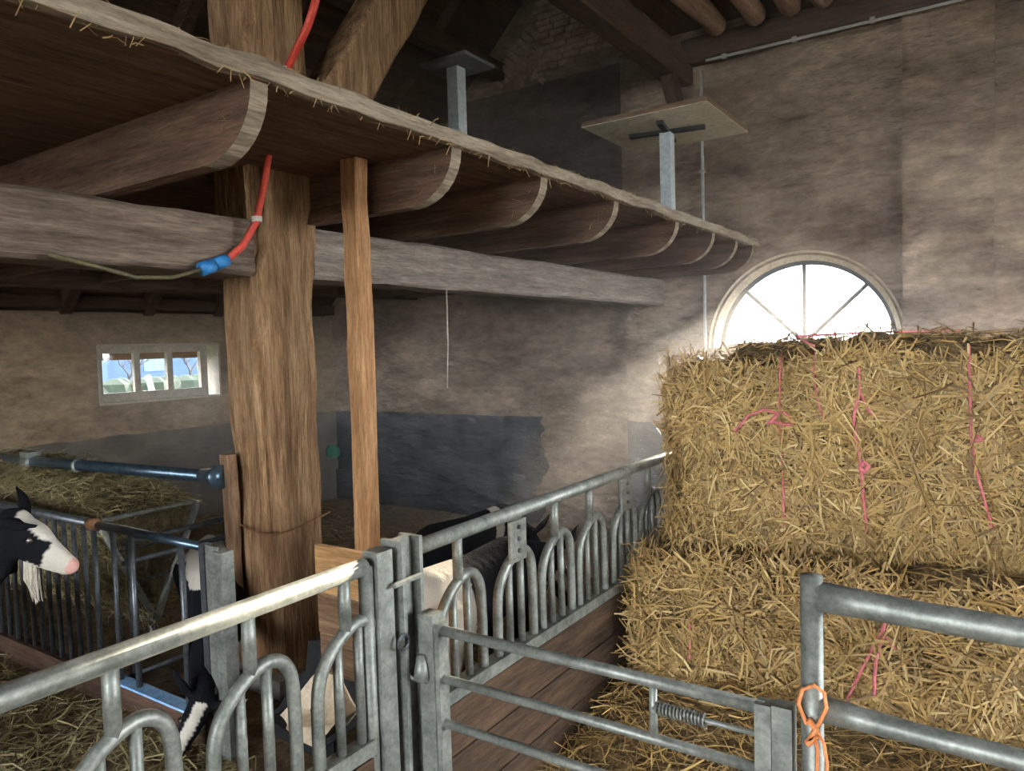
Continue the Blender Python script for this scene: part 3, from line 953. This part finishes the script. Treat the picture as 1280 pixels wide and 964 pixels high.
# ------------------------------------------------------------------ cross fence with feed board, left
YC = 1.86
cf = thing('cross_fence', (-3.6, YC, 0), 'dark steel cross fence with upright bars in front of the hay rack', 'fence')
pA, pB, pC = un(266, 685, y=YC), un(132, 657, y=YC), un(40, 640, y=YC)
zc_ = .885
MB().tube([(-2.86, YC, zc_), (-3.72, YC, zc_)], .02, 10).build('top_rail', 'steel_blue', cf, True)
MB().tube([(-3.78, YC, zc_), (-6.2, YC, zc_)], .02, 10).build('top_rail', 'steel_dark', cf, True)
MB().tube([(-3.71, YC, zc_), (-3.79, YC, zc_)], .03, 10).build('clamp', 'rust', cf, True)
for x in (-3.02, -3.42, -3.58, -3.76):
    MB().tube([(x, YC, .1), (x, YC, zc_)], .014, 8).build('bar', 'steel_dark', cf, True)
x = -3.86
while x > -6.0:
    MB().tube([(x, YC, .12), (x, YC, zc_)], .013, 8).build('bar', 'steel_dark', cf, True)
    x -= .1
fb = MB().box((-6.2, YC - .03, -.02), (-2.86, YC + .03, .13)).build('feed_board', 'dark_x', cf)
MB().box((-3.66, YC - .034, .131), (-2.87, YC + .034, .142)).build('edge_strip', 'strip', cf, False, 'metal strip on the board with its blue window reflection in the colour')
mp_ = thing('metal_post', (-2.8, YC, 0), 'pair of galvanised channel posts in front of the oak post', 'post')
MB().box((-2.86, YC - .02, 0), (-2.825, YC + .02, .9)).build('dark_tube', 'steel_dark', mp_)
MB().box((-2.822, YC - .015, 0), (-2.74, YC - .005, .9)).build('web', 'galv', mp_)
MB().box((-2.75, YC - .03, 0), (-2.69, YC + .03, .885)).build('channel', 'galv', mp_)
pk = un(291, 640, y=2.3)
wp = MB().timber((pk.x, 2.3, .35), (pk.x, 2.29, 1.2), .05, .07, 8, .014, 51)
tag(wp.build('wood_packer', 'oak_z'), 'pale split wood piece fixed to the left face of the oak post', 'wood piece')

bp_ = thing('blue_pipe', (-3.36, 2.24, 1.1), 'thick blue steel pipe with flange fixed beside the oak post', 'pipe')
fp = un(268, 596, y=2.24)
ep = un(-60, 568, y=2.24)
MB().tube([fp, ep], .033, 12).build('pipe', 'steel_blue', bp_, True)
d = (fp - ep).normalized()
MB().tube([fp - d * .1, fp - d * .02, fp + d * .03], [.036, .042, .055], 12).build('cone', 'steel_blue', bp_, True)
fl_ = MB().tube([fp + d * .03, fp + d * .045], .062, 14).build('flange', 'steel_blue', bp_, True)
for a in np.linspace(0, 2 * math.pi, 5)[:-1]:
    c_ = fp + d * .028 + Vector((0, math.cos(a), math.sin(a))) * .05
    MB().tube([c_, c_ - d * .01], .009, 6).build('bolt', 'galv', fl_)
cl = un(98, 582, y=2.24)
MB().tube([cl - d * .012, cl + d * .012], .042, 12).build('collar', 'galv', bp_, True)
cl = un(38, 577, y=2.24)
MB().tube([cl - d * .07, cl + d * .05], .042, 12).build('sleeve', 'galv', bp_, True)
MB().box((cl.x - .05, cl.y - .04, cl.z + .03), (cl.x + .06, cl.y + .04, cl.z + .065)).build('lug', 'galv', bp_)

# hay rack: V trough of bars
hr = thing('hay_rack', (-5.1, 2.32, 0), 'steel V-shaped hay rack heaped with hay below the small window', 'hay rack')
xr0, xr1, yr0, yr1, yrb, zt_, zb_ = -6.3, -4.05, 2.02, 2.62, 2.32, .83, .2
for y in (yr0, yr1):
    MB().tube([(xr0, y, zt_), (xr1, y, zt_)], .014, 8).build('top_bar', 'galv', hr, True)
    k = xr0
    while k < xr1:
        MB().tube([(k, y, zt_), (k, yrb, zb_)], .008, 6).build('bar', 'steel_dark', hr, True)
        k += .15
for x in (xr0, xr1):
    MB().tube([(x, yr0, zt_), (x, yr1, zt_)], .014, 8).build('end_bar', 'galv', hr, True)
    MB().tube([(x, yr1, zt_), (x, yrb, zb_)], .02, 8).build('end_strut', 'galv', hr, True)
    MB().tube([(x, yr0, zt_), (x, yrb, zb_)], .02, 8).build('end_strut', 'galv', hr, True)
    for f in (.3, .6):
        MB().tube([(x, yr0 + (yrb - yr0) * f, zt_ - (zt_ - zb_) * f), (x, yr1 + (yrb - yr1) * f, zt_ - (zt_ - zb_) * f)], .006, 6).build('cross_wire', 'steel_dark', hr, True)
MB().tube([(xr0, yrb, zb_), (xr1, yrb, zb_)], .014, 8).build('bottom_bar', 'steel_dark', hr, True)
for x in (xr0 + .05, xr1 - .05):
    MB().tube([(x, yrb, zb_), (x, yrb, 0)], .018, 8).build('leg', 'steel_dark', hr, True)
tag(MB().timber(un(112, 594, y=2.66), un(238, 626, y=2.66), .03, .05, 8, .004, 53).build('wood_lath', 'oak_x'), 'weathered wooden lath lying along the back of the hay rack', 'lath')

def hay_top(x, y):
    e = max(0, 1 - ((y - 2.32) / .36) ** 4) * min(1, max(0, (x - xr0) / .2)) * min(1, max(0, (xr1 - .02 - x) / .25))
    return .82 + e * (.1 + .1 * min(1, max(0, (-4.3 - x) / 1.2))) + .03 * nz3(x, y, 3, 4)
hq = MB()
nx_, ny_ = 40, 12
gx = np.linspace(xr0 + .03, xr1 - .04, nx_)
rows = []
for x in gx:
    r_ = []
    for j in range(ny_):
        y = yr0 + .03 + (yr1 - yr0 - .06) * j / (ny_ - 1)
        r_.append((x, y, hay_top(x, y)))
    r_ += [(x, yrb + .05, zb_ + .03), (x, yrb - .05, zb_ + .03)]
    rows.append(r_)
hq.ring(rows)
hy = hq.build('hay_heap', 'hay_core')
tag(hy, 'heap of dry hay filling the rack', 'hay', kind='stuff')
r = np.random.default_rng(61)
P, N = [], []
for k in range(9000):
    x = r.uniform(xr0, xr1 - .02)
    if r.random() < .55:
        y = r.uniform(yr0 + .02, yr1 - .02)
        P.append((x, y, hay_top(x, y) + r.uniform(-.01, .03)))
        N.append((0, 0, 1))
    else:
        f = r.random() ** .8
        P.append((x + r.uniform(0, .05), yr0 + (yrb - yr0) * f - .02 + r.normal() * .02, zt_ - (zt_ - zb_) * f))
        N.append((0, -.9, -.4))
strands('hay_stalks', P, N, 'hay', .2, .005, hy, .2, droop=.15, seed=62)

# dark side panel of the inner pen (runs away from us left of the oak post)
sp_ = thing('pen_panel', (-3.62, 2.5, 0), 'dark low pipe panel running back beside the hay rack', 'fence panel')
for z in (.79, .69, .12):
    MB().tube([(-3.62, 1.92, z), (-3.62, 3.1, z)], .013, 8).build('rail', 'steel_dark', sp_, True)
for y in (1.95, 2.5, 2.8, 3.1):
    MB().tube([(-3.62, y, 0), (-3.62, y, .79)], .012, 8).build('bar', 'steel_dark', sp_, True)

# black tub with worn mineral block at the foot of the post
tb = thing('mineral_lick', (-2.25, 2.0, 0), 'worn cream mineral block in an angular black holder behind the foreground fence', 'lick block')
def slab_px(px, y0, y1):
    k = len(px)
    return MB().add([un(a, b, y=y0) for a, b in px] + [un(a, b, y=y0) + Vector((0, y1 - y0, 0)) for a, b in px],
                    [tuple(range(k)), tuple(range(k, 2 * k))[::-1]] + [(q, (q + 1) % k, k + (q + 1) % k, k + q) for q in range(k)])
slab_px([(385, 801), (404, 800), (444, 811), (446, 906), (419, 927), (390, 944), (335, 915), (334, 896), (349, 883), (365, 857), (382, 840)], 2.0, 2.1).build('holder', 'black', tb)
slab_px([(334, 898), (334, 915), (390, 944), (446, 907), (446, 898), (391, 935)], 1.87, 2.0).build('lip', 'black', tb)
bl = MB()
up_ = [(402, 834), (417, 842), (422, 884), (391, 892), (364, 881), (390, 848)]
lo_ = [(364, 881), (391, 892), (422, 884), (418, 905), (393, 933), (346, 911), (344, 902)]
for poly, ys in ((up_, (1.99, 1.98, 1.93, 1.95, 1.95, 1.98)), (lo_, (1.95, 1.95, 1.93, 1.88, 1.86, 1.88, 1.9))):
    P_ = [un(a, b, y=y) for (a, b), y in zip(poly, ys)]
    Q_ = [Vector((p.x, 2.0, p.z)) for p in P_]
    k = len(P_)
    bl.add(P_ + Q_, [tuple(range(k)), tuple(range(k, 2 * k))[::-1]] + [(q, (q + 1) % k, k + (q + 1) % k, k + q) for q in range(k)])
bo = bl.build('block', 'lick', tb)
bv = bo.modifiers.new('worn', 'BEVEL')
bv.width = .012
bv.segments = 3
hc = un(392, 890, y=1.935)
MB().tube([hc, hc + Vector((0, .05, 0))], .02, 10).build('hole', 'black', tb)
MB().box((-2.34, 2.02, 0), (-2.28, 2.08, .3)).build('stand', 'black', tb)

# green float hanging by the far corner
gf = un(415, 565, y=7.45)
tag(MB().ring([[gf + Vector((math.cos(a) * rr, math.sin(a) * rr, zz)) for a in np.linspace(0, 2 * math.pi, 11)[:-1]] for rr, zz in ((.03, -.09), (.11, -.05), (.12, .03), (.07, .1))]).build('green_bucket', 'green'), 'small green bucket hanging on the end wall behind the oak post', 'bucket')

# ------------------------------------------------------------------ goats
def chain(bm, pts, yscale=1.0, step=.35):
    """overlapping spheres along a poly-line of (x,y,z,r)"""
    for (a, b) in zip(pts[:-1], pts[1:]):
        L = (Vector(a[:3]) - Vector(b[:3])).length
        k = max(2, int(L / (min(a[3], b[3]) * step)) + 1)
        for i in range(k + 1):
            f = i / k
            c_ = [a[j] + (b[j] - a[j]) * f for j in range(4)]
            mt = Matrix.Translation(c_[:3]) @ Matrix.Diagonal((c_[3], c_[3] * yscale, c_[3], 1))
            bmesh.ops.create_icosphere(bm, subdivisions=2, radius=1, matrix=mt)

def goat(loc, heading, scale, poll, hdir, label, white, head_white, seed, ears=((-.35, .5), (-.35, .5)), beard=True, tassels=True):
    """poll: head top in local coords (x forward, z up); hdir: face direction in local coords"""
    root = thing('goat', loc, label, 'goat', 'pied goats')
    ang = math.atan2(heading[1], heading[0])
    bm = bmesh.new()
    chain(bm, [(.30, 0, .55, .15), (.12, 0, .53, .175), (-.1, 0, .52, .19), (-.28, 0, .56, .165), (-.36, 0, .58, .12)], .82)
    chain(bm, [(.27, 0, .66, .07), (0, 0, .655, .06), (-.3, 0, .67, .06)], .8)
    for s in (-1, 1):
        chain(bm, [(.27, .08 * s, .5, .085), (.27, .085 * s, .34, .05), (.29, .085 * s, .26, .038), (.27, .085 * s, .1, .024), (.275, .085 * s, .05, .03), (.29, .085 * s, .025, .03)])
        chain(bm, [(-.3, .09 * s, .52, .12), (-.22, .1 * s, .38, .07), (-.34, .095 * s, .26, .036), (-.32, .095 * s, .1, .025), (-.315, .095 * s, .05, .03), (-.3, .095 * s, .025, .03)])
    chain(bm, [(-.44, 0, .64, .03), (-.5, 0, .66, .022), (-.53, 0, .6, .014)])
    P_ = Vector(poll)
    D = Vector(hdir).normalized()
    lat = Vector((0, 1, 0))
    lat = (lat - D * lat.dot(D)).normalized()
    U = D.cross(lat)
    if U.z < 0: U = -U
    hb = P_ - U * .05
    nb = [(.3, 0, .6, .125), *[tuple(Vector((.3, 0, .6)).lerp(hb, f)) + (.125 - .05 * f,) for f in (.35, .7)], tuple(hb - D * .01) + (.07,)]
    chain(bm, nb, .85)
    def hp(f, up, r): return tuple(P_ + D * f + U * up) + (r,)
    chain(bm, [hp(0, -.055, .066), hp(.07, -.055, .064), hp(.13, -.07, .05), hp(.2, -.08, .039), hp(.235, -.083, .034)], .8, .3)
    chain(bm, [hp(.03, -.1, .05), hp(.12, -.115, .034), hp(.2, -.107, .026), hp(.228, -.105, .022)], .8, .3)
    for s, (eb, eu) in zip((-1, 1), ears):
        e0 = P_ + lat * (.05 * s) - U * .02 - D * .01
        e1 = e0 + lat * (.09 * s) + D * eb * .12 + U * eu * .1
        e2 = e1 + lat * (.03 * s) + D * eb * .08 + U * eu * .08
        chain(bm, [tuple(e0) + (.018,), tuple(e0.lerp(e1, .6)) + (.026,), tuple(e1) + (.02,), tuple(e2) + (.009,)], .8, .4)
    if tassels:
        for s in (-1, 1):
            a_ = P_ + D * .02 - U * .16 + lat * (.03 * s)
            chain(bm, [tuple(a_) + (.016,), tuple(a_ + Vector((0, 0, -.03))) + (.014,), tuple(a_ + Vector((0, 0, -.06))) + (.016,)])
    me = bpy.data.meshes.new('tmp')
    bm.to_mesh(me)
    bm.free()
    tmp = bpy.data.objects.new('tmp', me)
    COL.objects.link(tmp)
    rm = tmp.modifiers.new('r', 'REMESH')
    rm.mode = 'VOXEL'
    rm.voxel_size = .011
    sm = tmp.modifiers.new('s', 'SMOOTH')
    sm.factor = .5
    sm.iterations = 5
    dg = bpy.context.evaluated_depsgraph_get()
    me2 = bpy.data.meshes.new_from_object(tmp.evaluated_get(dg))
    bpy.data.objects.remove(tmp)
    bpy.data.meshes.remove(me)
    me2.name = 'body'
    colr = me2.color_attributes.new('fur', 'FLOAT_COLOR', 'POINT')
    dat = np.empty((len(me2.vertices), 4), np.float32)
    for i, vtx in enumerate(me2.vertices):
        p_ = vtx.co
        w_ = mnoise.noise(Vector((p_.x * 5 + seed, p_.y * 5, p_.z * 5))) * .05
        q_ = p_ - P_
        hf, hu, hl = q_.dot(D), q_.dot(U), q_.dot(lat)
        is_head = hf > -.06 and abs(hl) < .095 and -.2 < hu < .06 and q_.length < .36
        v_ = head_white(hf + w_ * .3, hu + w_ * .3, hl) if is_head else white(p_.x + w_, p_.y, p_.z + w_)
        if is_head and hf > .232 and hu > -.11: c_ = (.62, .34, .28)
        elif v_: c_ = (.55, .5, .42)
        else: c_ = (.009, .009, .011)
        if not is_head and p_.z < .05: c_ = (.05, .04, .03)
        dat[i] = (*c_, 1)
    colr.data.foreach_set('color', dat.ravel())
    me2.materials.append(M['fur'])
    me2.polygons.foreach_set('use_smooth', [True] * len(me2.polygons))
    o = bpy.data.objects.new('body', me2)
    COL.objects.link(o)
    o.parent = root
    for s in (-1, 1):
        e_ = P_ + D * .085 - U * .045 + lat * (.047 * s)
        b_ = bmesh.new()
        bmesh.ops.create_uvsphere(b_, u_segments=12, v_segments=8, radius=.014, matrix=Matrix.Translation(e_))
        m_ = bpy.data.meshes.new('eye')
        b_.to_mesh(m_)
        b_.free()
        m_.materials.append(M['eye'])
        eo = bpy.data.objects.new('eye', m_)
        COL.objects.link(eo)
        eo.parent = root
        n_ = P_ + D * .262 - U * .075 + lat * (.012 * s)
    if beard:
        bb = P_ + D * .1 - U * .15
        bd = MB()
        for k in range(46):
            o_ = Vector((random.uniform(-.02, .02), random.uniform(-.014, .014), 0))
            ln = random.uniform(.07, .15)
            bd.tube([bb + o_ + U * .02, bb + o_ * 1.2 + Vector((.01, 0, -ln * .6)), bb + o_ * .7 + Vector((.02 + random.uniform(-.01, .01), 0, -ln))], [.004, .0035, .001], 4)
        me3 = bpy.data.meshes.new('beard')
        me3.from_pydata(bd.v, [], bd.f)
        me3.materials.append(M['cream'])
        q3 = bpy.data.objects.new('beard', me3)
        COL.objects.link(q3)
        q3.parent = root
    root.rotation_euler = (0, 0, ang)
    root.scale = (scale,) * 3
    return root

M['eye'] = mat('goat_eye', (.02, .015, .012), (.05, .04, .03), scale=10, rough=.25, bump=0, spec=.8)
M['cream'] = mat('goat_beard', (.5, .44, .35), (.66, .6, .5), scale=30, rough=.9, bump=.1)

# goat A: head in profile at the left edge
hA = Vector((.831, .555, 0)).normalized()
sA = 1.1
pollA = un(28, 644, d=2.95)
lx = .66
rootA = Vector((pollA.x - hA.x * lx * sA, pollA.y - hA.y * lx * sA, 0))
goat(rootA, hA, sA, (lx, 0, pollA.z / sA), (.80, 0, -.46), 'black goat with white face and beard looking right at the left edge',
     lambda x, y, z: False,
     lambda f, u, l: (f > .155) or (u > -.024 and f > .0 and abs(l) < .036) or (u < -.125 and f > .1), 1, ears=((.75, .55), (-.7, .1)))
# goat B: seen end-on behind the metal posts, head lowered to the left
hB = Vector((.84, -.54, 0)).normalized()
cB = un(268, 760, y=2.12)
rootB = Vector((cB.x - .38 * hB.x, cB.y - .38 * hB.y, 0))
def loc_(p, root, hd, sc):
    q = p - root
    return Vector((q.x * hd.x + q.y * hd.y, -q.x * hd.y + q.y * hd.x, q.z)) / sc
pW, nW = un(252, 880, y=1.76), un(216, 950, y=1.62)
pB = loc_(pW, rootB, hB, .95)
dB = loc_(nW, rootB, hB, .95) - pB
goat(rootB, hB, .95, tuple(pB), tuple(dB), 'black and white goat with lowered head half hidden by the metal posts',
     lambda x, y, z: z > .6 or z < .3, lambda f, u, l: abs(l) < .024 and f > .0 and f < .2, 2, beard=False, tassels=False)
# goat C: pied goat feeding behind the hooped fence
goat((-2.06, 2.66, 0), (0, 1, 0), 1.06, (.56, -.1, .6), (.4, -.28, -.8), 'white-rumped goat with black forequarters feeding behind the hooped fence',
     lambda x, y, z: (x < -.12 and not (z < .42 and x > -.27)) or (z < .3 and x < 0), lambda f, u, l: abs(l) > .03 and f > .06 and u < -.05, 3, beard=False)
# goat D: dark goat further back
goat((-2.8, 3.62, -.06), (.1, 1, 0), 1.0, (.6, -.05, .5), (.5, -.2, -.8), 'black goat with a white shoulder stripe standing behind the white-rumped goat',
     lambda x, y, z: .1 < x - (z - .5) * .4 < .19 and y < .02 and z > .34, lambda f, u, l: False, 4, beard=False)

# ------------------------------------------------------------------ outside the small window
hs = thing('farmhouse', (-40, 25.5, -.06), 'pale blue-white house with red roof seen through the small window', 'house')
MB().box((-46, 21, -.06), (-40, 34, 2.9)).build('wall', 'house', hs)
q = MB().add([(-46.3, 20.6, 2.9), (-39.6, 20.6, 2.9), (-39.6, 24.2, 2.9), (-46.3, 24.2, 2.9), (-43, 20.6, 6), (-43, 24.2, 6)], [(0, 1, 4), (3, 5, 2), (1, 2, 5, 4), (0, 4, 5, 3), (0, 3, 2, 1)])
q.build('roof', 'tiles', hs)
MB().box((-46, 24.3, 2.9), (-39.9, 34, 3.3)).build('flat_roof', 'steel_dark', hs)
for y in (23, 27, 30):
    MB().box((-40.02, y, .9), (-39.97, y + 1.2, 2.2)).build('window', 'steel_blue', hs)
hd = MB()
for k in range(26):
    t = k / 25
    c_ = Vector((-27 + random.uniform(-.3, .3), 10.5 + 12 * t, .4))
    rings = [[c_ + Vector((math.cos(a) * rr * random.uniform(.8, 1.2), math.sin(a) * rr * random.uniform(.8, 1.2), zz)) for a in np.linspace(0, 2 * math.pi, 9)[:-1]] for rr, zz in ((.5, -.46), (.6, 0), (.5, .35), (.15, .55))]
    hd.ring(rings)
tag(hd.build('hedge', 'hedge'), 'low dark garden hedge outside the small window', 'hedge')
def bare_tree(x, y, h, seed, label):
    rt = random.Random(seed)
    root = thing('bare_tree', (x, y, -.06), label, 'tree', 'bare trees outside')
    tr = MB()
    cr = MB()
    def grow(p, d, L, r_, lv):
        e_ = p + d * L
        (tr if lv == 0 else cr).tube([p, p.lerp(e_, .5) + Vector((rt.uniform(-.1, .1) * L,) * 2 + (0,)), e_], [r_, r_ * .8, r_ * .6], 5)
        if lv < 4:
            for k in range(3 if lv < 3 else 4):
                nd = (d + Vector((rt.uniform(-1, 1), rt.uniform(-1, 1), rt.uniform(-.3, .7))) * .75).normalized()
                grow(e_, nd, L * rt.uniform(.6, .8), r_ * .55, lv + 1)
    grow(Vector((x, y, -.06)), Vector((0, 0, 1)), h * .32, h * .03, 0)
    tr.build('trunk', 'bark', root)
    cr.build('branches', 'bark', root)
bare_tree(-30, 16.6, 2.7, 1, 'bare spreading tree seen through the left pane of the small window')
bare_tree(-31, 20.0, 2.8, 2, 'bare tree seen through the right pane of the small window')
tag(MB().timber((-15.5, 9.3, -.06), (-15.5, 9.0, 1.3), .1, .1, 4, .01, 1).build('white_stake', 'stake'), 'white leaning stake in the garden outside the small window', 'stake')

# ------------------------------------------------------------------ dust in the light shaft
hzm = bpy.data.materials.new('dust_haze')
hzm.use_nodes = True
_n = hzm.node_tree.nodes
_n.remove(_n['Principled BSDF'])
_v = _n.new('ShaderNodeVolumeScatter')
_v.inputs['Color'].default_value = (1, .98, .95, 1)
_v.inputs['Density'].default_value = .03
_v.inputs['Anisotropy'].default_value = .45
hzm.node_tree.links.new(_v.outputs[0], _n['Material Output'].inputs['Volume'])
M['haze'] = hzm
hb_ = MB().box((-7.6, 3.05, -.4), (3.5, YW - .02, 4.1)).struct('dust_haze', 'haze')
tag(hb_, 'thin dusty haze hanging in the barn air', 'haze', kind='stuff')
mt_ = MB()
sd = Vector((.06, -.98, -.185)).normalized()
rm_ = random.Random(5)
for k in range(2600):
    a, rr = rm_.uniform(0, math.pi), .76 * math.sqrt(rm_.random())
    p_ = Vector((AC[0] + rr * math.cos(a), YW - .2, AC[2] + rr * math.sin(a))) + sd * rm_.uniform(.3, 4.6)
    if p_.x > -1.5 and 3.1 < p_.y < 4.9 and p_.z < 1.75: continue
    s1 = rm_.uniform(.0008, .0018)
    mt_.add([p_ + Vector((s1, 0, 0)), p_ + Vector((-s1, 0, 0)), p_ + Vector((0, s1, 0)), p_ + Vector((0, -s1, 0)), p_ + Vector((0, 0, s1)), p_ + Vector((0, 0, -s1))],
            [(0, 2, 4), (2, 1, 4), (1, 3, 4), (3, 0, 4), (2, 0, 5), (1, 2, 5), (3, 1, 5), (0, 3, 5)])
tag(mt_.build('dust_motes', 'dust'), 'bright dust motes floating in the light shaft from the lunette', 'dust', kind='stuff')
